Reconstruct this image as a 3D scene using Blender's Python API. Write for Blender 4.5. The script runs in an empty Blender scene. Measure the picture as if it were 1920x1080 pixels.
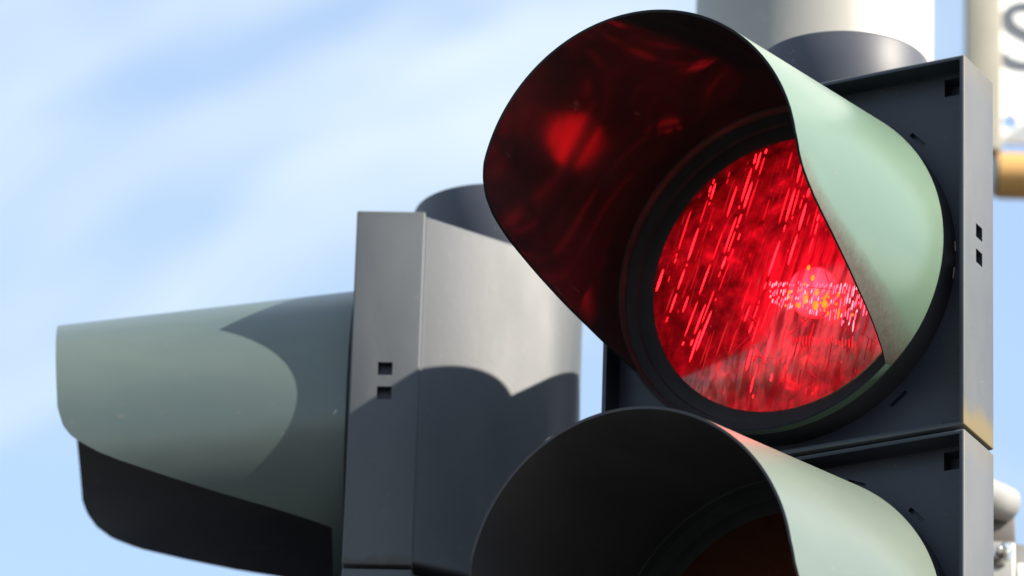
import bpy, bmesh, math, random
from mathutils import Vector, Matrix
R = math.radians
random.seed(7)
scene = bpy.context.scene
C = scene.collection
PI = math.pi

# ------------------------------------------------------------------ camera
CAM_Z = 1.6
PITCH, ROLL = 0.41913, -0.03211
FPX = 11862.5                                    # focal length in photo pixels (1920 wide)
cam_data = bpy.data.cameras.new('camera')
cam_data.sensor_width = 36.0
cam_data.lens = 36.0 * FPX / 1920.0
cam_data.clip_start = 0.1
cam_data.clip_end = 9000.0
cam = bpy.data.objects.new('camera', cam_data)
C.objects.link(cam)
_F = Vector((0, math.cos(PITCH), math.sin(PITCH)))
_U = Vector((0, -math.sin(PITCH), math.cos(PITCH)))
_X = Vector((1, 0, 0))
_r = _X * math.cos(ROLL) - _U * math.sin(ROLL)
_u = _X * math.sin(ROLL) + _U * math.cos(ROLL)
m = Matrix((_r, _u, -_F)).transposed().to_4x4()
m.translation = Vector((0, 0, CAM_Z))
cam.matrix_world = m
cam_data.dof.use_dof = True
cam_data.dof.focus_distance = 4.62
cam_data.dof.aperture_fstop = 8.0
scene.camera = cam

def at(px, py, Y):
    """photo pixel -> world point on the vertical plane at distance Y"""
    a, b = px - 960.0, 540.0 - py
    c, s = math.cos(ROLL), math.sin(ROLL)
    x, y = c * a + s * b, -s * a + c * b
    v = Vector((x / FPX, math.cos(PITCH) - math.sin(PITCH) * y / FPX, math.sin(PITCH) + math.cos(PITCH) * y / FPX))
    v *= Y / v.y
    return v + Vector((0, 0, CAM_Z))

# ------------------------------------------------------------------ light
SUN_AZ, SUN_EL = 23.0, 36.5                      # azimuth: from the right (+X) towards the camera (-Y)
sdir = Vector((math.cos(R(SUN_EL)) * math.cos(R(SUN_AZ)), -math.cos(R(SUN_EL)) * math.sin(R(SUN_AZ)), math.sin(R(SUN_EL))))
sun_data = bpy.data.lights.new('sun', 'SUN')
sun_data.energy = 5.0
sun_data.angle = R(0.53)
sun_data.color = (1.0, 0.91, 0.765)
sun = bpy.data.objects.new('sun', sun_data)
sun.rotation_euler = sdir.to_track_quat('Z', 'Y').to_euler()
C.objects.link(sun)

world = bpy.data.worlds.new('World')
scene.world = world
world.use_nodes = True
wt = world.node_tree
wt.nodes.clear()
wo = wt.nodes.new('ShaderNodeOutputWorld')
bg = wt.nodes.new('ShaderNodeBackground')
sky = wt.nodes.new('ShaderNodeTexSky')
sky.sky_type = 'NISHITA'
sky.sun_disc = False
sky.sun_elevation = R(SUN_EL)
sky.sun_rotation = R(90.0 + SUN_AZ)
sky.altitude = 0
sky.air_density = 1.0
sky.dust_density = 0.7
sky.ozone_density = 0.5
bg.inputs['Strength'].default_value = 0.106
# thin streaky cirrus over the whole sky
tc = wt.nodes.new('ShaderNodeTexCoord')
mp = wt.nodes.new('ShaderNodeMapping')
mp.vector_type = 'TEXTURE'
mp.inputs['Rotation'].default_value = (0, R(-32), 0)
mp.inputs['Scale'].default_value = (4.0, 1.0, 1.0)
mp.inputs['Location'].default_value = (1.7, .2, .9)
wt.links.new(tc.outputs['Generated'], mp.inputs['Vector'])
def wnoise(scale, detail, rough, dist):
    n = wt.nodes.new('ShaderNodeTexNoise')
    n.inputs['Scale'].default_value = scale
    n.inputs['Detail'].default_value = detail
    n.inputs['Roughness'].default_value = rough
    n.inputs['Distortion'].default_value = dist
    wt.links.new(mp.outputs['Vector'], n.inputs['Vector'])
    return n
n1 = wnoise(9.0, 3, .5, .3)
n2 = wnoise(42.0, 5, .55, .6)
def wmath(op, a, b):
    k = wt.nodes.new('ShaderNodeMath'); k.operation = op
    for i, v in enumerate((a, b)):
        if hasattr(v, 'links'): wt.links.new(v, k.inputs[i])
        else: k.inputs[i].default_value = v
    return k.outputs[0]
csum = wmath('ADD', wmath('MULTIPLY', n1.outputs['Fac'], .55), wmath('MULTIPLY', n2.outputs['Fac'], .45))
cr = wt.nodes.new('ShaderNodeValToRGB')
cr.color_ramp.elements[0].position = .43; cr.color_ramp.elements[0].color = (.20, .20, .20, 1)
cr.color_ramp.elements[1].position = .60; cr.color_ramp.elements[1].color = (1, 1, 1, 1)
wt.links.new(csum, cr.inputs['Fac'])
mix = wt.nodes.new('ShaderNodeMix'); mix.data_type = 'RGBA'
wt.links.new(cr.outputs['Color'], mix.inputs['Factor'])
wt.links.new(sky.outputs['Color'], mix.inputs['A'])
mix.inputs['B'].default_value = (2.75, 3.18, 3.45, 1)
wt.links.new(mix.outputs['Result'], bg.inputs['Color'])
wt.links.new(bg.outputs['Background'], wo.inputs['Surface'])

scene.view_settings.view_transform = 'Standard'
scene.view_settings.look = 'None'
scene.view_settings.gamma = 1.0
scene.view_settings.use_curve_mapping = False
scene.view_settings.exposure = 1.5
scene.render.engine = 'CYCLES'

# ------------------------------------------------------------------ materials
class NT:
    def __init__(s, name):
        s.m = bpy.data.materials.new(name); s.m.use_nodes = True
        s.t = s.m.node_tree; s.b = s.t.nodes['Principled BSDF']
    def n(s, typ, **kw):
        k = s.t.nodes.new(typ)
        for a, v in kw.items():
            if a in k.inputs: k.inputs[a].default_value = v
            else: setattr(k, a, v)
        return k
    def l(s, a, b): s.t.links.new(a, b)
    def noise(s, scale, detail=4, rough=.55, stretch=None, dist=0.0):
        tcn = s.n('ShaderNodeTexCoord'); src = tcn.outputs['Object']
        if stretch:
            mpn = s.n('ShaderNodeMapping'); mpn.inputs['Scale'].default_value = stretch
            s.l(src, mpn.inputs['Vector']); src = mpn.outputs['Vector']
        k = s.n('ShaderNodeTexNoise', Scale=scale, Detail=detail, Roughness=rough, Distortion=dist)
        s.l(src, k.inputs['Vector'])
        return k.outputs['Fac']
    def ramp(s, fac, stops):
        k = s.n('ShaderNodeValToRGB'); e = k.color_ramp.elements
        while len(e) < len(stops): e.new(.5)
        for q, (p, c) in zip(e, stops):
            q.position = p; q.color = (c[0], c[1], c[2], 1) if hasattr(c, '__len__') else (c, c, c, 1)
        s.l(fac, k.inputs['Fac'])
        return k.outputs['Color']
    def mixc(s, fac, a, b, blend='MIX'):
        k = s.n('ShaderNodeMix', data_type='RGBA', blend_type=blend)
        for nm, v in (('Factor', fac), ('A', a), ('B', b)):
            if hasattr(v, 'links'): s.l(v, k.inputs[nm])
            elif nm == 'Factor': k.inputs[nm].default_value = v
            else: k.inputs[nm].default_value = (v[0], v[1], v[2], 1)
        return k.outputs['Result']
    def math(s, op, a, b=0.0, clamp=False):
        k = s.n('ShaderNodeMath', operation=op); k.use_clamp = clamp
        for i, v in enumerate((a, b)):
            if hasattr(v, 'links'): s.l(v, k.inputs[i])
            else: k.inputs[i].default_value = v
        return k.outputs[0]
    def bump(s, fac, strength, dist=.001):
        k = s.n('ShaderNodeBump', Strength=strength, Distance=dist)
        s.l(fac, k.inputs['Height']); s.l(k.outputs['Normal'], s.b.inputs['Normal'])
    def set(s, **kw):
        for a, v in kw.items():
            a = a.replace('_', ' ')
            if hasattr(v, 'links'): s.l(v, s.b.inputs[a])
            else: s.b.inputs[a].default_value = v if not (isinstance(v, tuple) and len(v) == 3) else (*v, 1)

def mat_body(name, lichen_shade_col, start):
    k = NT(name)
    big = k.noise(11, 4, .6, (1, 1, .45)); fine = k.noise(170, 3, .6)
    c = k.ramp(big, [(.30, (.055, .063, .079)), (.70, (.081, .089, .101))])
    c = k.mixc(k.ramp(fine, [(.62, 0.0), (.80, .35)]), c, (.15, .145, .13))
    # sandy grime along the section joint; for body2 a painted seam shadow
    tcn = k.n('ShaderNodeTexCoord'); sp = k.n('ShaderNodeSeparateXYZ'); k.l(tcn.outputs['Object'], sp.inputs[0])
    dist = k.math('ABSOLUTE', sp.outputs['Z'])
    g = k.noise(55, 4, .6)
    f = k.math('ADD', k.math('MULTIPLY', k.math('SUBTRACT', dist, start), 70.0), k.math('MULTIPLY', k.math('SUBTRACT', g, .5), 1.6), True)
    sx = k.math('MULTIPLY', k.math('SUBTRACT', k.math('ABSOLUTE', sp.outputs['X']), .1470), 700, True)
    low = k.math('MULTIPLY', k.math('LESS_THAN', sp.outputs['Z'], 0.0), .75)
    f = k.math('MULTIPLY', k.math('MULTIPLY', f, sx), k.math('ADD', low, .22))
    c = k.mixc(f, c, lichen_shade_col)
    k.set(Base_Color=c, Roughness=k.ramp(big, [(.3, .48), (.7, .62)]), Specular_IOR_Level=.30)
    k.bump(fine, .12, .0006)
    return k.m

def mat_front():
    k = NT('black_front_plastic')
    big = k.noise(14, 4, .6); fine = k.noise(210, 3, .6)
    c = k.ramp(big, [(.3, (.016, .020, .034)), (.7, (.024, .028, .043))])
    c = k.mixc(k.ramp(fine, [(.66, 0.0), (.80, .35)]), c, (.14, .13, .11))
    k.set(Base_Color=c, Roughness=k.ramp(big, [(.3, .40), (.7, .52)]), Specular_IOR_Level=.4)
    k.bump(fine, .10, .0006)
    return k.m

def mat_hub():
    k = NT('smooth_grey_plastic')
    a = k.noise(14, 4, .6); f = k.noise(120, 3, .6)
    c = k.ramp(a, [(.3, (.032, .037, .055)), (.7, (.046, .051, .068))])
    c = k.mixc(k.ramp(f, [(.68, 0.0), (.78, .5)]), c, (.22, .21, .19))
    k.set(Base_Color=c, Roughness=.52, Specular_IOR_Level=.35)
    k.bump(f, .06, .0005)
    return k.m

def mat_visor(name, ca, cb):
    k = NT(name)
    a = k.noise(13, 4, .6, (1, .35, 1)); f = k.noise(260, 3, .65)
    c = k.ramp(a, [(.3, ca), (.72, cb)])
    sp = k.noise(75, 3, .7)
    c = k.mixc(k.ramp(sp, [(.66, 0.0), (.76, .30)]), c, (.20, .16, .12))
    at_ = k.n('ShaderNodeAttribute', attribute_name='grime')
    gn = k.noise(62, 6, .72)
    gf = k.math('ADD', k.math('MULTIPLY', at_.outputs['Fac'], 1.5), k.math('MULTIPLY', k.math('SUBTRACT', gn, .55), .9), True)
    gf = k.math('MULTIPLY', gf, k.ramp(at_.outputs['Fac'], [(.02, 0.0), (.25, 1.0)]))
    c = k.mixc(gf, c, k.ramp(f, [(.35, (.046, .043, .036)), (.6, (.066, .060, .049))]))
    k.set(Base_Color=c, Roughness=k.math('ADD', k.math('MULTIPLY', gf, .4), .32), Specular_IOR_Level=.5, Coat_Weight=k.math('SUBTRACT', .22, k.math('MULTIPLY', gf, .22)), Coat_Roughness=.22)
    k.bump(k.math('ADD', k.math('MULTIPLY', gn, gf), k.math('MULTIPLY', f, .10)), .35, .0008)
    return k.m

def mat_visor_inner(name, ca, cb, r0, r1, spec):
    k = NT(name)
    a = k.noise(16, 4, .6, (1, .4, 1)); f = k.noise(300, 2, .5); d = k.noise(60, 3, .65, (1, .25, 1))
    c = k.ramp(a, [(.3, ca), (.7, cb)])
    c = k.mixc(k.ramp(d, [(.70, 0.0), (.76, .6)]), c, (.09, .085, .08))
    k.set(Base_Color=c, Roughness=k.ramp(a, [(.3, r0), (.7, r1)]), Specular_IOR_Level=spec)
    k.bump(f, .03, .0004)
    return k.m

def mat_black_ring():
    k = NT('black_rubber_ring')
    a = k.noise(30, 4, .6)
    k.set(Base_Color=k.ramp(a, [(.3, (.018, .020, .025)), (.7, (.030, .032, .038))]), Roughness=.6, Specular_IOR_Level=.25)
    return k.m

def mat_lens_lit():
    k = NT('glowing_red_lens')
    tcn = k.n('ShaderNodeTexCoord'); O = tcn.outputs['Object']
    def dist(cx, cz, sx=1, sz=1):
        mpn = k.n('ShaderNodeMapping', vector_type='TEXTURE')
        mpn.inputs['Location'].default_value = (cx, 0, cz); mpn.inputs['Scale'].default_value = (sx, 1e6, sz)
        k.l(O, mpn.inputs['Vector'])
        v = k.n('ShaderNodeVectorMath', operation='LENGTH'); k.l(mpn.outputs['Vector'], v.inputs[0])
        return v.outputs['Value']
    d = dist(.022, -.022)
    n1_ = k.noise(38, 4, .6); n2_ = k.noise(130, 3, .6, (1, 1, .35)); 
    # crossing families of prism lines, darker where facets meet
    lines = None
    for deg, sc in ((14, 60), (28, 95), (74, 70), (-42, 62), (-75, 85), (48, 75)):
        mpn = k.n('ShaderNodeMapping'); mpn.inputs['Rotation'].default_value = (0, R(deg), 0); mpn.inputs['Scale'].default_value = (1, 1, .16)
        m2 = k.n('ShaderNodeMapping'); m2.inputs['Scale'].default_value = (1, 1, .13); m2.inputs['Location'].default_value = (sc * .37, 0, deg * .11)
        mpn.inputs['Scale'].default_value = (1, 1, 1)
        k.l(O, mpn.inputs['Vector']); k.l(mpn.outputs['Vector'], m2.inputs['Vector'])
        nn = k.n('ShaderNodeTexNoise', Scale=float(sc), Detail=2.0, Roughness=.5); k.l(m2.outputs['Vector'], nn.inputs['Vector'])
        q = k.ramp(nn.outputs['Fac'], [(.34, .60), (.46, .95), (.58, 1.0), (.70, 1.45)])
        lines = q if lines is None else k.math('MULTIPLY', lines, q)
    mpn = k.n('ShaderNodeMapping'); mpn.inputs['Rotation'].default_value = (0, R(-17), 0); k.l(O, mpn.inputs['Vector'])
    m2 = k.n('ShaderNodeMapping'); m2.inputs['Scale'].default_value = (1, 1, .10); k.l(mpn.outputs['Vector'], m2.inputs['Vector'])
    st = k.n('ShaderNodeTexNoise', Scale=150.0, Detail=3.0, Roughness=.6); k.l(m2.outputs['Vector'], st.inputs['Vector'])
    for deg, sc in ((-22, 260), (66, 230), (-58, 250)):
        q1 = k.n('ShaderNodeMapping'); q1.inputs['Rotation'].default_value = (0, R(deg), 0); k.l(O, q1.inputs['Vector'])
        q2 = k.n('ShaderNodeMapping'); q2.inputs['Scale'].default_value = (1, 1, .06); q2.inputs['Location'].default_value = (deg * .01, 0, .3); k.l(q1.outputs['Vector'], q2.inputs['Vector'])
        q3 = k.n('ShaderNodeTexNoise', Scale=float(sc), Detail=2.0, Roughness=.5); k.l(q2.outputs['Vector'], q3.inputs['Vector'])
        lines = k.math('MULTIPLY', lines, k.ramp(q3.outputs['Fac'], [(.36, .80), (.50, 1.0), (.66, 1.0 if deg > 0 else 1.1), (.76, 1.9)]))
    lines = k.math('MULTIPLY', lines, k.ramp(st.outputs['Fac'], [(.42, .72), (.56, 1.0), (.64, 1.9), (.74, 2.6)]))
    glow = k.ramp(d, [(.0, 1.0), (.05, .75), (.085, .50), (.15, .20)])
    b = k.math('MULTIPLY', glow, k.math('ADD', .45, k.math('MULTIPLY', n1_, .9)))
    far = k.ramp(d, [(.028, 0.0), (.058, 1.0)])
    b = k.math('MULTIPLY', b, k.math('ADD', k.math('MULTIPLY', far, k.math('SUBTRACT', lines, 1.0)), 1.0))
    k.set(Base_Color=(.16, .004, .006), Roughness=.13, Specular_IOR_Level=.5, Coat_Weight=.35, Coat_Roughness=.10,
          Emission_Color=(1.0, .0045, .017, 1), Emission_Strength=k.math('MULTIPLY', b, .54))
    tr = k.n('ShaderNodeBsdfTransparent'); tr.inputs['Color'].default_value = (1.0, .0060, .0200, 1)
    ms = k.n('ShaderNodeMixShader'); k.l(k.ramp(st.outputs['Fac'], [(.38, .97), (.50, .68), (.62, .22)]), ms.inputs[0])
    out = k.t.nodes['Material Output']
    k.l(tr.outputs[0], ms.inputs[1]); k.l(k.b.outputs[0], ms.inputs[2]); k.l(ms.outputs[0], out.inputs['Surface'])
    k.bump(k.math('ADD', n2_, k.math('MULTIPLY', lines, .4)), .10, .0006)
    return k.m

def mat_prism():
    k = NT('painted_prism_glint')
    a = k.n('ShaderNodeAttribute', attribute_name='glow')
    k.set(Base_Color=(.15, .01, .012), Roughness=.15, Emission_Color=a.outputs['Color'], Emission_Strength=1.0)
    return k.m

def mat_bulb():
    k = NT('glowing_lamp_bulb')
    tcn = k.n('ShaderNodeTexCoord'); sp = k.n('ShaderNodeSeparateXYZ'); k.l(tcn.outputs['Object'], sp.inputs[0])
    e = k.n('ShaderNodeMapRange'); e.inputs['From Min'].default_value = .053; e.inputs['From Max'].default_value = .078
    e.inputs['To Min'].default_value = 17.0; e.inputs['To Max'].default_value = 1.2; k.l(sp.outputs['Y'], e.inputs['Value'])
    k.set(Base_Color=(.8, .8, .8), Emission_Color=(1.0, .62, .36, 1), Emission_Strength=e.outputs['Result'])
    return k.m

def mat_lens_dark(name, col):
    k = NT(name)
    vor = k.n('ShaderNodeTexVoronoi', feature='DISTANCE_TO_EDGE', Scale=90.0)
    tcn = k.n('ShaderNodeTexCoord'); k.l(tcn.outputs['Object'], vor.inputs['Vector'])
    n_ = k.noise(40, 4, .6)
    c = k.mixc(n_, tuple(x * .55 for x in col), col)
    k.set(Base_Color=c, Roughness=.14, Coat_Weight=.5, Coat_Roughness=.05)
    k.bump(k.ramp(vor.outputs['Distance'], [(0, 0.0), (.2, 1.0)]), .25, .0006)
    return k.m

def mat_simple(name, ca, cb, rough, scale=12, stretch=None, metal=0.0, speck=None):
    k = NT(name)
    a = k.noise(scale, 5, .6, stretch)
    c = k.ramp(a, [(.3, ca), (.7, cb)])
    if speck:
        c = k.mixc(k.ramp(k.noise(scale * 7, 4, .65), [(.62, 0.0), (.74, .55)]), c, speck)
    k.set(Base_Color=c, Roughness=rough, Metallic=metal)
    k.bump(k.noise(scale * 14, 3, .6), .08, .0006)
    return k.m

M = dict(
    body=mat_body('weathered_grey_plastic', (.135, .105, .055), .126), body2=mat_body('weathered_grey_plastic_shaded_joint', (.045, .036, .026), .142), front=mat_front(), hub=mat_hub(),  # body2 has the brownish shadow of the seam painted into its colour
    visor=mat_visor('faded_green_grey_visor', (.082, .132, .100), (.104, .156, .118)),
    visor3=mat_visor('weathered_grey_green_visor', (.056, .082, .082), (.078, .104, .096)),
    visor2=mat_visor('faded_grey_visor', (.094, .122, .106), (.118, .143, .122)),
    lining=mat_visor_inner('black_visor_lining', (.012, .0125, .015), (.020, .020, .022), .08, .12, .060), lining2=mat_visor_inner('dull_charcoal_visor_lining', (.027, .028, .036), (.040, .040, .046), .40, .55, .4), ring=mat_black_ring(),
    red=mat_lens_lit(), bulb=mat_bulb(), bowl=mat_simple('satin_lamp_reflector', (.030, .030, .030), (.045, .045, .044), .5, 40), prism=mat_prism(),
    red_off=mat_lens_dark('unlit_red_lens', (.20, .010, .010)),
    amber_off=mat_lens_dark('unlit_amber_lens', (.12, .034, .018)),
    green_off=mat_lens_dark('unlit_green_lens', (.01, .07, .05)),
    mast=mat_simple('cream_white_mast_paint', (.225, .222, .21), (.285, .28, .262), .5, 7, (1, 1, .3), speck=(.36, .33, .27)),
    steel=mat_simple('galvanised_steel', (.20, .20, .20), (.30, .30, .295), .45, 25, metal=.2),
    dark=mat_simple('dark_grey_paint', (.06, .055, .052), (.10, .09, .085), .5, 25),
    bolt=mat_simple('polished_bolt_steel', (.72, .71, .69), (.82, .81, .79), .16, 40, metal=1.0),
    beige=mat_simple('beige_painted_post', (.30, .285, .24), (.36, .34, .29), .6, 16, speck=(.22, .21, .18)),
    panel=mat_simple('white_sign_enamel', (.78, .78, .77), (.84, .84, .83), .35, 9),
    letter=mat_simple('slate_grey_letter_paint', (.085, .10, .125), (.11, .125, .15), .5, 20),
    ochre=mat_simple('ochre_varnished_rail', (.42, .235, .075), (.50, .29, .10), .35, 18, (.3, 1, 1)),
    pavement=mat_simple('asphalt', (.038, .036, .034), (.060, .057, .053), .85, .8),
)

# ------------------------------------------------------------------ helpers
def obj(name, bm, mats, parent=None, smooth=None, loc=None):
    me = bpy.data.meshes.new(name)
    bmesh.ops.recalc_face_normals(bm, faces=bm.faces[:])
    bm.to_mesh(me); bm.free()
    for q in (mats if isinstance(mats, (list, tuple)) else [mats]): me.materials.append(q)
    if smooth is not None: shade(me, smooth)
    o = bpy.data.objects.new(name, me); C.objects.link(o)
    if parent: o.parent = parent
    if loc: o.location = loc
    return o

def shade(me, ang):
    for p in me.polygons: p.use_smooth = True
    if ang < 180: me.set_sharp_from_angle(angle=R(ang))

def box(bm, x0, x1, y0, y1, z0, z1, mat=None):
    vs = [bm.verts.new((x, y, z)) for x in (x0, x1) for y in (y0, y1) for z in (z0, z1)]
    fs = [bm.faces.new([vs[i] for i in q]) for q in ((0, 1, 3, 2), (4, 6, 7, 5), (0, 4, 5, 1), (2, 3, 7, 6), (0, 2, 6, 4), (1, 5, 7, 3))]
    if mat is not None: bmesh.ops.transform(bm, matrix=mat, verts=vs)
    return fs

def bevelled_box(x0, x1, y0, y1, z0, z1, b, seg=3):
    bm = bmesh.new(); box(bm, x0, x1, y0, y1, z0, z1)
    bmesh.ops.bevel(bm, geom=bm.edges[:], offset=b, segments=seg, profile=.5, affect='EDGES')
    return bm

def lathe(prof, axis='Y', seg=96, closed=True):
    """prof: (r, h) pairs; revolve round the axis"""
    bm = bmesh.new(); rings = []
    for r, h in prof:
        if r < 1e-6:
            p = {'Y': (0, h, 0), 'Z': (0, 0, h), 'X': (h, 0, 0)}[axis]
            rings.append([bm.verts.new(p)]); continue
        ring = []
        for i in range(seg):
            a = 2 * PI * i / seg; s, c = math.sin(a) * r, math.cos(a) * r
            ring.append(bm.verts.new({'Y': (s, h, c), 'Z': (c, s, h), 'X': (h, c, s)}[axis]))
        rings.append(ring)
    pairs = list(zip(rings, rings[1:])) + ([(rings[-1], rings[0])] if closed else [])
    for A, B in pairs:
        if len(A) == 1 and len(B) == 1: continue
        for i in range(seg):
            j = (i + 1) % seg
            if len(A) == 1: bm.faces.new((A[0], B[i], B[j]))
            elif len(B) == 1: bm.faces.new((A[i], B[0], A[j]))
            else: bm.faces.new((A[i], B[i], B[j], A[j]))
    return bm

def tube(p0, p1, r, seg=32, b=.002):
    p0, p1 = Vector(p0), Vector(p1); L = (p1 - p0).length
    bm = lathe([(0, 0), (r - b, 0), (r, b), (r, L - b), (r - b, L), (0, L)], 'Z', seg, False)
    q = (p1 - p0).to_track_quat('Z', 'Y').to_matrix().to_4x4(); q.translation = p0
    bmesh.ops.transform(bm, matrix=q, verts=bm.verts[:])
    return bm

def cut(o, bm):
    """carve the shapes of bm out of the mesh of o"""
    me = bpy.data.meshes.new('cutter'); bmesh.ops.recalc_face_normals(bm, faces=bm.faces[:]); bm.to_mesh(me); bm.free()
    c = bpy.data.objects.new('cutter', me); C.objects.link(c); c.parent = o
    md = o.modifiers.new('cut', 'BOOLEAN'); md.object = c; md.operation = 'DIFFERENCE'; md.solver = 'EXACT'
    dg = bpy.context.evaluated_depsgraph_get(); dg.update()
    new = bpy.data.meshes.new_from_object(o.evaluated_get(dg))
    o.modifiers.clear(); old = o.data; o.data = new; new.name = old.name
    bpy.data.objects.remove(c); bpy.data.meshes.remove(me)

def tag(o, label=None, cat=None, group=None, kind=None):
    if label: o['label'] = label
    if cat: o['category'] = cat
    if group: o['group'] = group
    if kind: o['kind'] = kind
    return o

def interp(x, tab):
    if x <= tab[0][0]: return tab[0][1]
    for (a, u), (b, v) in zip(tab, tab[1:]):
        if x <= b:
            t = (x - a) / (b - a); return u + (v - u) * t
    return tab[-1][1]

# ------------------------------------------------------------------ ground
bm = bmesh.new()
bmesh.ops.create_grid(bm, x_segments=8, y_segments=8, size=3000)
tag(obj('ground', bm, M['pavement']), kind='structure')

# ------------------------------------------------------------------ mast
POLE = at(1528, 0, 4.78); PX, PY, PR = POLE.x, 4.78, .1003
mast = bpy.data.objects.new('signal_mast', None); C.objects.link(mast); mast.location = (PX, PY, 0)
tag(mast, 'thick round cream white mast standing behind the lit red signal', 'mast')
obj('shaft', lathe([(PR, .02), (PR, 6.9), (PR - .004, 6.92), (0, 6.95)], 'Z', 96, False), M['mast'], mast, 40)
obj('base_plate', lathe([(0, 0.004), (.22, 0.004), (.22, .024), (PR + .02, .03), (PR + .003, .09), (PR + .003, .10), (0, .10)], 'Z', 64, False), M['steel'], mast, 40)

# ------------------------------------------------------------------ signal heads
W, H, D = .30, .30499, .0544
LV, RIM_R = .2514, .12836
CUT_R = [(84, 1), (91, .985), (95, .96), (98, .925), (102, .865), (106, .785), (113, .62), (120, .44), (127.6, .23), (133, .09), (136.5, .012)]
CUT_L = [(74, 1), (79, .985), (84, .955), (89, .90), (94, .80), (100, .63), (106.6, .43), (111, .28), (116, .13), (119.5, .012)]

def make_visor(parent, mat, lscale, droop, grime):
    DROOP = droop
    L = LV * lscale
    a = Vector((0, -math.cos(DROOP), -math.sin(DROOP))); up = Vector((0, -math.sin(DROOP), math.cos(DROOP)))
    rc = Vector((0, .0065, 0)) + a * L
    TH = .0020
    def P(psi, t, off):
        b = Vector((math.sin(psi) * (.1342 - off), -.010, math.cos(psi) * (.1342 - off)))
        r = rc + Vector((1, 0, 0)) * math.sin(psi) * (RIM_R - off) + up * math.cos(psi) * (RIM_R - off)
        return b + (r - b) * t
    NP, NT_ = 240, 36
    bm = bmesh.new(); gl = bm.verts.layers.float.new('grime')
    O, I = [], []
    for i in range(NP):
        deg = -180 + 360 * i / NP; psi = R(deg)
        T = interp(deg, CUT_R) if deg >= 0 else interp(-deg, CUT_L)
        co, ci = [], []
        for j in range(NT_ + 1):
            t = -.03 + (T + .03) * j / NT_
            edge = (T - t) * L * .9
            low = max(0.0, min(1.0, (deg - 84) / 34.0)) if deg > 0 else max(0.0, min(1.0, (-deg - 84) / 34.0))
            gr = max(0.0, 1 - edge / ((.016 + .075 * low ** 1.5))) * (.25 + .75 * low) if T > .02 else .2
            gr *= min(1, max(0, (abs(deg) - 80) / 14.0))
            vo = bm.verts.new(P(psi, t, 0)); vi = bm.verts.new(P(psi, t, TH))
            vo[gl] = gr * grime; vi[gl] = gr * .4 * grime
            co.append(vo); ci.append(vi)
        O.append(co); I.append(ci)
    for i in range(NP):
        k = (i + 1) % NP
        for j in range(NT_):
            bm.faces.new((O[i][j], O[k][j], O[k][j + 1], O[i][j + 1])).material_index = 0
            bm.faces.new((I[i][j], I[i][j + 1], I[k][j + 1], I[k][j])).material_index = 1
        bm.faces.new((O[i][NT_], O[k][NT_], I[k][NT_], I[i][NT_])).material_index = 1
        bm.faces.new((O[i][0], I[i][0], I[k][0], O[k][0])).material_index = 0
    return obj('visor', bm, [mat, M['lining'] if mat is M['visor'] else M['lining2']], parent, 50)

def lens_y(r):                                   # domed face of the lens
    return .0075 - .016 * (1 - (r / .1112) ** 2)

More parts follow.
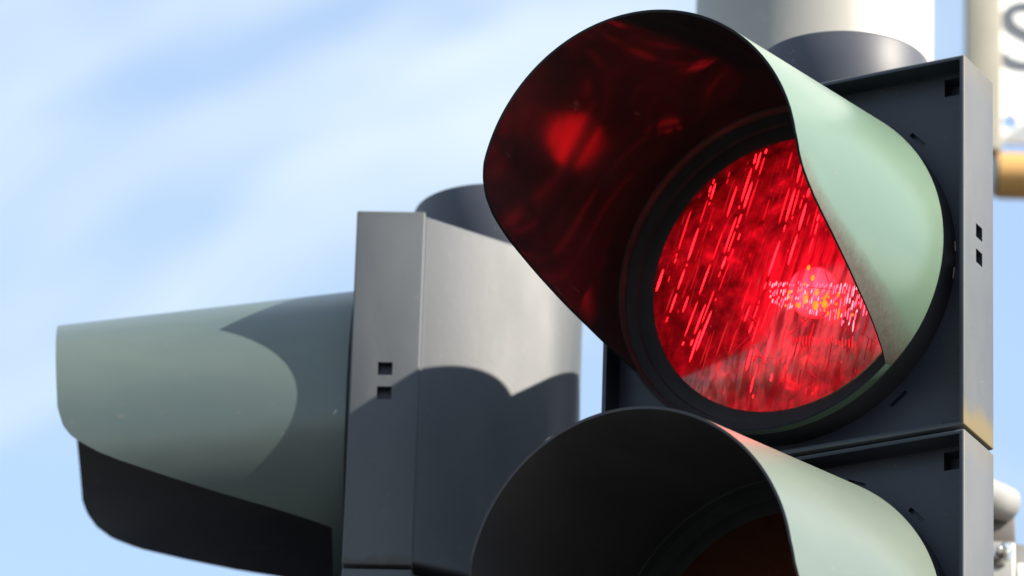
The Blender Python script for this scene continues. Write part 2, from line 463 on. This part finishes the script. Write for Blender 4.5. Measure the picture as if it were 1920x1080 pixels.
def make_prisms(parent):
    """raised ribs and beads of the lens that catch the lamp"""
    bm = bmesh.new(); cl = bm.loops.layers.float_color.new('glow')
    rnd = random.Random(11); RL = .1108
    def rib(u, v, ln, wd, du, col):
        """a low pointed ridge centred at (u,v), running along (du,1)"""
        d = Vector((du, 1.0)).normalized(); n = Vector((d.y, -d.x)); c = Vector((u, v))
        pts = []
        for s, w in ((-1, 0), (-.72, .75), (-.2, 1), (.35, .9), (.78, .6), (1, 0)):
            for e in ((-1, 1) if w else (0,)):
                q = c + d * s * ln / 2 + n * e * w * wd / 2
                if q.length > .985: return
                pts.append(q)
        mid = [c + d * s * ln / 2 for s in (-.72, -.2, .35, .78)]
        def V(q, h): r = q.length * RL; return bm.verts.new((q.x * RL, lens_y(r) - h, q.y * RL))
        vs = [V(q, .00015) for q in pts]; ms = [V(q, .0007) for q in mid]
        tip0, tip1 = vs[0], vs[-1]; Lf = vs[1:-1:2]; Rt = vs[2:-1:2]
        fs = [bm.faces.new((tip0, Lf[0], ms[0])), bm.faces.new((tip0, ms[0], Rt[0])), bm.faces.new((tip1, ms[-1], Lf[-1])), bm.faces.new((tip1, Rt[-1], ms[-1]))]
        for i in range(3):
            fs.append(bm.faces.new((Lf[i], Lf[i + 1], ms[i + 1], ms[i]))); fs.append(bm.faces.new((ms[i], ms[i + 1], Rt[i + 1], Rt[i])))
        for f in fs:
            for l in f.loops: l[cl] = (*col, 1)
    def redc(b): return (b * 1.0, min(b, .5) * .008 + max(0, min(b, 2.0) - .5) * .012, min(b, .5) * .02 + max(0, min(b, 2.0) - .5) * .02)
    # long chains of dashes that lean with the prism columns
    a = -1.15
    while a < .95:
        v = -1.0
        strong = rnd.random() ** 1.5
        while v < 1.0:
            ln = rnd.choice((.025, .05, .09, .14, .20, .28)) * rnd.uniform(.8, 1.2)
            vm = v + ln / 2
            lean = .42 - .16 * vm - max(0, a + .35) * .22 - (max(0, -vm - .35) * .55)
            u = a + lean * vm
            dl = math.hypot(u - .284, vm + .27)
            if rnd.random() < .55 + .35 * strong and dl > .36:
                b = rnd.uniform(.10, .6) * (.38 + 7.0 * strong ** 3)
                if rnd.random() < .12: b *= 1.7
                rib(u + rnd.uniform(-.006, .006), vm, ln * .95, rnd.uniform(.005, .010) + .016 * strong * min(1, ln / .1) * rnd.random(), lean - .16 * vm, redc(b))
            v += ln + rnd.choice((0, .006, .012, .03, .08)) * rnd.uniform(.5, 1.2)
        a += rnd.uniform(.030, .062)
    # crossing scratches of light around the lamp image
    for _ in range(26):
        u, v = rnd.gauss(.10, .34), rnd.gauss(-.50, .22)
        rib(u, v, rnd.uniform(.05, .20), rnd.uniform(.005, .009), rnd.choice((-1, -1, 1)) * rnd.uniform(.2, 1.2), redc(rnd.uniform(.25, .6)))
    # hair-fine facet lines in several directions
    for _ in range(28):
        u, v = rnd.uniform(-.8, .8), rnd.uniform(-.8, .8)
        rib(u, v, rnd.uniform(.15, .55), rnd.uniform(.0035, .0060), rnd.choice((.35, .30, .4, 3.2, -1.3, -3.5, 1.4)) * rnd.uniform(.8, 1.2), redc(rnd.uniform(.06, .28)))
    # packed beads of the lamp filament image
    for i in range(44):
        px = i * .0158
        u = -.045 + px
        top = -.105 - .19 * px; rows = 4 if .06 < px < .62 else 3
        v = top + rnd.uniform(-.02, .01)
        for k in range(rows):
            ln = rnd.choice((.022, .03, .045, .07, .085)) if px > .42 else rnd.choice((.02, .026, .034, .05))
            if rnd.random() < .84:
                hot = rnd.random() < (.40 if k and .12 < px < .62 else .04)
                col = (1.3, .110, .008) if hot else (1.0, .085, .14) if rnd.random() < .7 else (1.0, .22, .28)
                rib(u + rnd.uniform(-.003, .003), v - ln / 2, ln, .0095 + .007 * hot, .20, col)
            v -= ln + rnd.uniform(.014, .030)
    for u, v, s in ((.191, .012, .030), (.222, -.068, .034), (.250, -.175, .040), (.05, -.145, .028), (.24, -.27, .05), (.30, -.265, .045), (.17, -.215, .05), (.12, -.25, .03)):
        rib(u + .045, v - .065, s * 1.3, s * .8, .2, (1.4, .14, .008))
    # second faint row below the lamp image
    for i in range(20):
        u = .05 + i * .023
        rib(u + .04, -.53 - .19 * u + rnd.uniform(-.01, .01), rnd.uniform(.03, .09), .007, .1, redc(rnd.uniform(.5, .95)))
    o = obj('lens_prism_glints', bm, M['prism'], parent)  # glints of the lamp, painted as glowing ribs
    return tag(o, kind='stuff')

def make_section(head, zc, lens_mat, lens_label, visor_mat, lscale, lit=False, label=None, body=None, droop=.1146, grime=.15):
    s = obj('signal_section', bevelled_box(-W / 2, W / 2, 0, D, -H / 2 + .0016, H / 2 - .0016, .0014, 3), body, head, loc=(0, 0, zc))
    if label: s['label'] = label
    k = bmesh.new(); h = H / 2
    box(k, -.1462, .1462, -.02, .022, -h + .0050, h - .0050)
    cut(s, k)
    k = bmesh.new()
    for sx in (-1, 1):
        for z in (.0147, -.0060):
            x0, x1 = sorted((sx * .1428, sx * .16)); box(k, x0, x1, .0215, .0330, z - .0055, z + .0055)
        x0, x1 = sorted((sx * .1240, sx * .1430)); box(k, x0, x1, .0100, .0350, h - .0230, h - .0085)
        x0, x1 = sorted((sx * .1220, sx * .1430)); box(k, x0, x1, .0100, .0330, -h + .0085, -h + .0155)
    for deg in (22, 46, 142, 176, 214, 330):
        mt = Matrix.Rotation(R(deg), 4, 'Y')
        box(k, -.0080, .0080, .0120, .0262, .1398, .1432, mt)
    cut(s, k)
    CAV = [(0, .030), (.1090, .030), (.1045, .050), (.0860, .080), (.0520, .106), (0, .117)]
    if lit: cut(s, lathe([(0, .018), (.1090, .018), (.1090, .045), (.1045, .060), (0, .060)], 'Y', 64, False))
    s.data.materials.append(M['front'])
    for pg in s.data.polygons:
        if pg.center.y < .036 and abs(pg.center.x) < .1472 and abs(pg.center.z) < h - .0030: pg.material_index = 1
    shade(s.data, 32)
    # tapered rear housing
    bm = bmesh.new()
    pl = [(-.1470, .050), (.1470, .050), (.1470, .057), (.0690, .177), (-.0690, .177), (-.1470, .057)]
    lo = [bm.verts.new((x, y, -h + .004 + max(0, y - .06) * .04)) for x, y in pl]; hi = [bm.verts.new((x, y, h - .004 - max(0, y - .06) * .04)) for x, y in pl]
    bm.faces.new(lo); bm.faces.new(hi)
    for i in range(6): bm.faces.new((lo[i], lo[(i + 1) % 6], hi[(i + 1) % 6], hi[i]))
    bmesh.ops.recalc_face_normals(bm, faces=bm.faces[:])
    bmesh.ops.bevel(bm, geom=[e for e in bm.edges if all(v.co.y > .17 for v in e.verts) and abs(e.verts[0].co.z - e.verts[1].co.z) > .1], offset=.03, segments=8, profile=.5, affect='EDGES')
    bmesh.ops.bevel(bm, geom=[e for e in bm.edges if all(v.co.y > .056 for v in e.verts) and abs(e.verts[0].co.z - e.verts[1].co.z) < .02 and len(e.link_faces) == 2 and e.calc_face_angle(0) > 1.2], offset=.004, segments=3, profile=.5, affect='EDGES')
    rh = obj('rear_housing', bm, body, s, 40)
    if lit:
        cut(rh, lathe(CAV, 'Y', 64, False)); shade(rh.data, 40)
        obj('lamp_reflector', lathe([(.1080, .0185), (.1062, .035), (.1000, .050), (.0810, .078), (.0470, .102), (.0200, .1105), (0, .112)], 'Y', 64, False), M['bowl'], s, 60)
        bb = lathe([(0, -.020), (.008, -.0185), (.0150, -.0135), (.0190, -.005), (.0195, .002), (.0170, .011), (.0110, .018), (.0100, .036), (0, .036)], 'Y', 32, False)
        bmesh.ops.translate(bb, verts=bb.verts[:], vec=(-.007, .073, .0125))
        obj('lamp_bulb', bb, M['bulb'], s, 60)
    # ring round the lens
    obj('bezel_ring', lathe([(.1335, .0235), (.1335, -.0085), (.1325, -.0098), (.1312, -.0090), (.1305, .0000), (.1235, .0022), (.1222, .0050), (.1140, .0062), (.1106, .0084), (.1106, .0160), (.1260, .0235)], 'Y', 128), M['ring'], s, 30)
    ln = obj('lens', lathe([(0, lens_y(0))] + [(.1112 * q / 24, lens_y(.1112 * q / 24)) for q in range(1, 25)] + ([] if lit else [(.1112, .015), (0, .016)]), 'Y', 96, False), lens_mat, s, 50)
    ln['label'] = lens_label
    if lit: make_prisms(s)
    make_visor(s, visor_mat, lscale, droop, grime)
    return s

def make_head(name, corner, th, label, lit, lscale):
    """corner: top right front corner (the side on the viewer's right when facing the lamps)"""
    rg = Vector((math.cos(th), -math.sin(th), 0))
    base = Vector(corner) + Vector((0, 0, CAM_Z)) - rg * (W / 2) - Vector((0, 0, 3 * H))
    e = bpy.data.objects.new(name, None); C.objects.link(e)
    e.location = base; e.rotation_euler = (0, 0, -th)
    e.empty_display_size = .1
    tag(e, label, 'traffic light', 'signal heads on the cream mast')
    bd = M['body'] if lit else M['body2']
    make_section(e, 2.5 * H, M['red'] if lit else M['red_off'], 'round red lens glowing' if lit else 'dark unlit red lens', M['visor'] if lit else M['visor3'], lscale, lit,
                 'top section with the red lens', bd, .1146, 1.0 if lit else .1)
    make_section(e, 1.5 * H, M['amber_off'], 'dark unlit amber lens', M['visor2'], lscale, False, 'middle section with an unlit lens', bd, .145)
    make_section(e, .5 * H, M['green_off'], 'dark unlit green lens', M['visor2'], lscale, False, 'bottom section with an unlit lens', bd)
    # round mounting hub on top and below
    for z0, sg in ((3 * H, 1), (0, -1)):
        prof = [(0, 0), (.0660, 0), (.0680, .003), (.0680, .0575), (.0672, .0592), (.0655, .0600), (0, .0610)]
        hb = lathe([(r, z0 + sg * (z + (.0035 if z > .01 else -.004))) for r, z in prof], 'Z', 96, False)
        bmesh.ops.translate(hb, verts=hb.verts[:], vec=(0, .105, 0))
        obj('mounting_hub', hb, M['hub'], e, 40)
    if lit:
        obj('sun_block_rail', bevelled_box(-.055, .055, .174, .240, .004, 3 * H - .004, .003, 2), M['hub'], e, 30)  # unseen rail, added to block a sliver of sun on the other head
    # arms from the hubs to the mast
    inv = (Matrix.Translation(base) @ Matrix.Rotation(-th, 4, 'Z')).inverted()
    for z0 in (3 * H + .026, -.026):
        p0 = Vector((0, .105, z0)); pw = Vector((PX, PY, base.z + z0))
        p1 = inv @ pw; d = (p1 - p0).normalized()
        obj('bracket_arm', tube(p0 + d * .060, p1 - d * (PR - .003), .021, 32), M['hub'], e, 40)
    return e

make_head('traffic_signal', (.33415, 4.26735, 2.10726), .49446, 'traffic signal with its round red lens glowing under a long visor', True, 1.0)
make_head('traffic_signal', (-.12482, 4.56509, 2.09859), 1.60569, 'traffic signal turned sideways, its visor and sunlit tapered rear housing showing', False, .945)

# ------------------------------------------------------------------ bracket on the mast, right of the lit signal
br = bpy.data.objects.new('mast_bracket', None); C.objects.link(br)
BY = 4.86
b0 = at(1880, 935, BY); br.location = (b0.x, BY, b0.z)
tag(br, 'pale grey tubular bracket with a shiny bolt fixed to the mast', 'bracket')
def rel(px, py, Y=BY): return at(px, py, Y) - Vector(br.location)
z_up = rel(1880, 952).z; xr = rel(1897, 952).x
bm = tube((PX + PR * .98 - br.location.x, PY - BY + .0, z_up), (xr, 0, z_up), .0150, 40, .007)
obj('arm', bm, M['steel'], br, 50)
za, zb = rel(1880, 975).z, rel(1880, 1028).z
obj('web', bevelled_box(rel(1800, 980).x, rel(1903, 980).x, -.006, .006, zb, za, .0015, 2), M['dark'], br, 30)
zl = rel(1880, 1200).z
obj('clamp_plate', bevelled_box(rel(1780, 1020).x, rel(1902, 1020).x, -.012, .018, zl, zb + .002, .003, 3), M['steel'], br, 30)
obj('side_plate', bevelled_box(rel(1899, 1020).x, rel(1990, 1020).x, .002, .014, zl, rel(1880, 1016).z, .002, 2), M['steel'], br, 30)
obj('white_plate', bevelled_box(rel(1906, 1020).x, rel(1990, 1020).x, -.008, -.001, zl, rel(1910, 1062).z, .001, 2), M['panel'], br, 30)
for px, py, rr in ((1881, 1045, .0050), (1869, 1049, .0032)):
    q = rel(px, py)
    bm = lathe([(0, -.0115), (rr * .6, -.0105), (rr * .9, -.008), (rr, -.004), (rr, .002), (rr * 1.5, .002), (rr * 1.5, .0045), (0, .0045)], 'Y', 24, False)
    bmesh.ops.translate(bm, verts=bm.verts[:], vec=(q.x, -.0155, q.z))
    obj('bolt', bm, M['bolt'], br, 40)
q = rel(1868, 1066)
obj('clamp_slot', bevelled_box(q.x - .006, q.x + .006, -.0145, -.011, q.z - .003, q.z + .003, .001, 2), M['dark'], br, 30)
# strap that holds the bracket on the mast
for z in (za + .005, (zb + zl) / 2):
    bm = lathe([(PR + .0005, -.012), (PR + .004, -.012), (PR + .004, .012), (PR + .0005, .012)], 'Z', 72)
    bmesh.ops.translate(bm, verts=bm.verts[:], vec=(PX - br.location.x, PY - BY, z))
    obj('strap', bm, M['steel'], br, 40)
bm = bmesh.new(); box(bm, PX + PR - .004 - br.location.x, rel(1785, 1020).x + .004, PY - BY - .012, .012, zl + .01, zb - .004)
obj('mounting_block', bm, M['steel'], br)

# ------------------------------------------------------------------ sign behind, at the right
SY = 5.6
sg = bpy.data.objects.new('street_sign', None); C.objects.link(sg)
sl = at(1812, 0, SY); sr = at(1877, 0, SY)
sg.location = (1.15, SY + .06, 0)
tag(sg, 'white enamel sign with grey lettering, beige edge post and ochre bottom rail', 'sign')
def srel(px, py): return at(px, py, SY) - Vector(sg.location)
zb = srel(1900, 268).z; zt = zb + .62; x1 = .10
p = bevelled_box(sr.x - sg.location.x - .002, x1, -.062, -.057, zb, zt, .0008, 2)
pan = obj('sign_panel', p, M['panel'], sg)
k = bmesh.new(); hq = srel(1893, 230)
hb = lathe([(0, -.02), (.0078, -.02), (.0078, .02), (0, .02)], 'Y', 24, False)
bmesh.ops.translate(hb, verts=hb.verts[:], vec=(hq.x, -.06, hq.z)); k.free()
cut(pan, hb); shade(pan.data, 30)
obj('edge_post', bevelled_box(sl.x - sg.location.x, sr.x - sg.location.x, -.066, -.030, srel(1862, 284).z, zt + .02, .002, 2), M['beige'], sg, 30)
rz0, rz1 = srel(1900, 358).z, srel(1900, 278).z
rz, rr = (rz0 + rz1) / 2, (rz1 - rz0) / 2 * 1.0
obj('bottom_rail', tube((srel(1871, 300).x, -.045, rz), (.16, -.045, rz), rr, 48, .001), M['ochre'], sg, 40)
obj('rail_cap', tube((srel(1862, 300).x, -.045, rz), (srel(1872, 300).x, -.045, rz), rr * .93, 48, .002), M['steel'], sg, 40)
obj('support_post', lathe([(0, 0.004), (.04, 0.004), (.04, zt + .1), (.036, zt + .106), (0, zt + .108)], 'Z', 48, False), M['beige'], sg, 40)
for z in (zb + .12, zt - .12):
    bm = bmesh.new(); box(bm, -.045, .045, -.0585, .042, z - .015, z + .015); obj('panel_clamp', bm, M['steel'], sg)
# the letter that shows
cu = bpy.data.curves.new('letter', 'FONT'); cu.body = 'S'; cu.size = 1.0; cu.extrude = .004; cu.resolution_u = 12
to = bpy.data.objects.new('letter_tmp', cu); C.objects.link(to)
dg = bpy.context.evaluated_depsgraph_get(); dg.update()
me = bpy.data.meshes.new_from_object(to.evaluated_get(dg)); bpy.data.objects.remove(to)
xs = [v.co.x for v in me.vertices]; ys = [v.co.y for v in me.vertices]
s0 = srel(1879, 4); s1 = srel(1879, 132)
hgt = s0.z - s1.z; sc = hgt / (max(ys) - min(ys))
for v in me.vertices:
    x, y, z = v.co
    v.co = (s0.x + (x - min(xs)) * sc * 1.12, -.0625 - (z + .004) * .12, s1.z + (y - min(ys)) * sc)
me.materials.clear(); me.materials.append(M['letter']); me.name = 'letter'
lo_ = bpy.data.objects.new('letter', me); C.objects.link(lo_); lo_.parent = sg
lo_['label'] = 'large slate grey capital letter S'
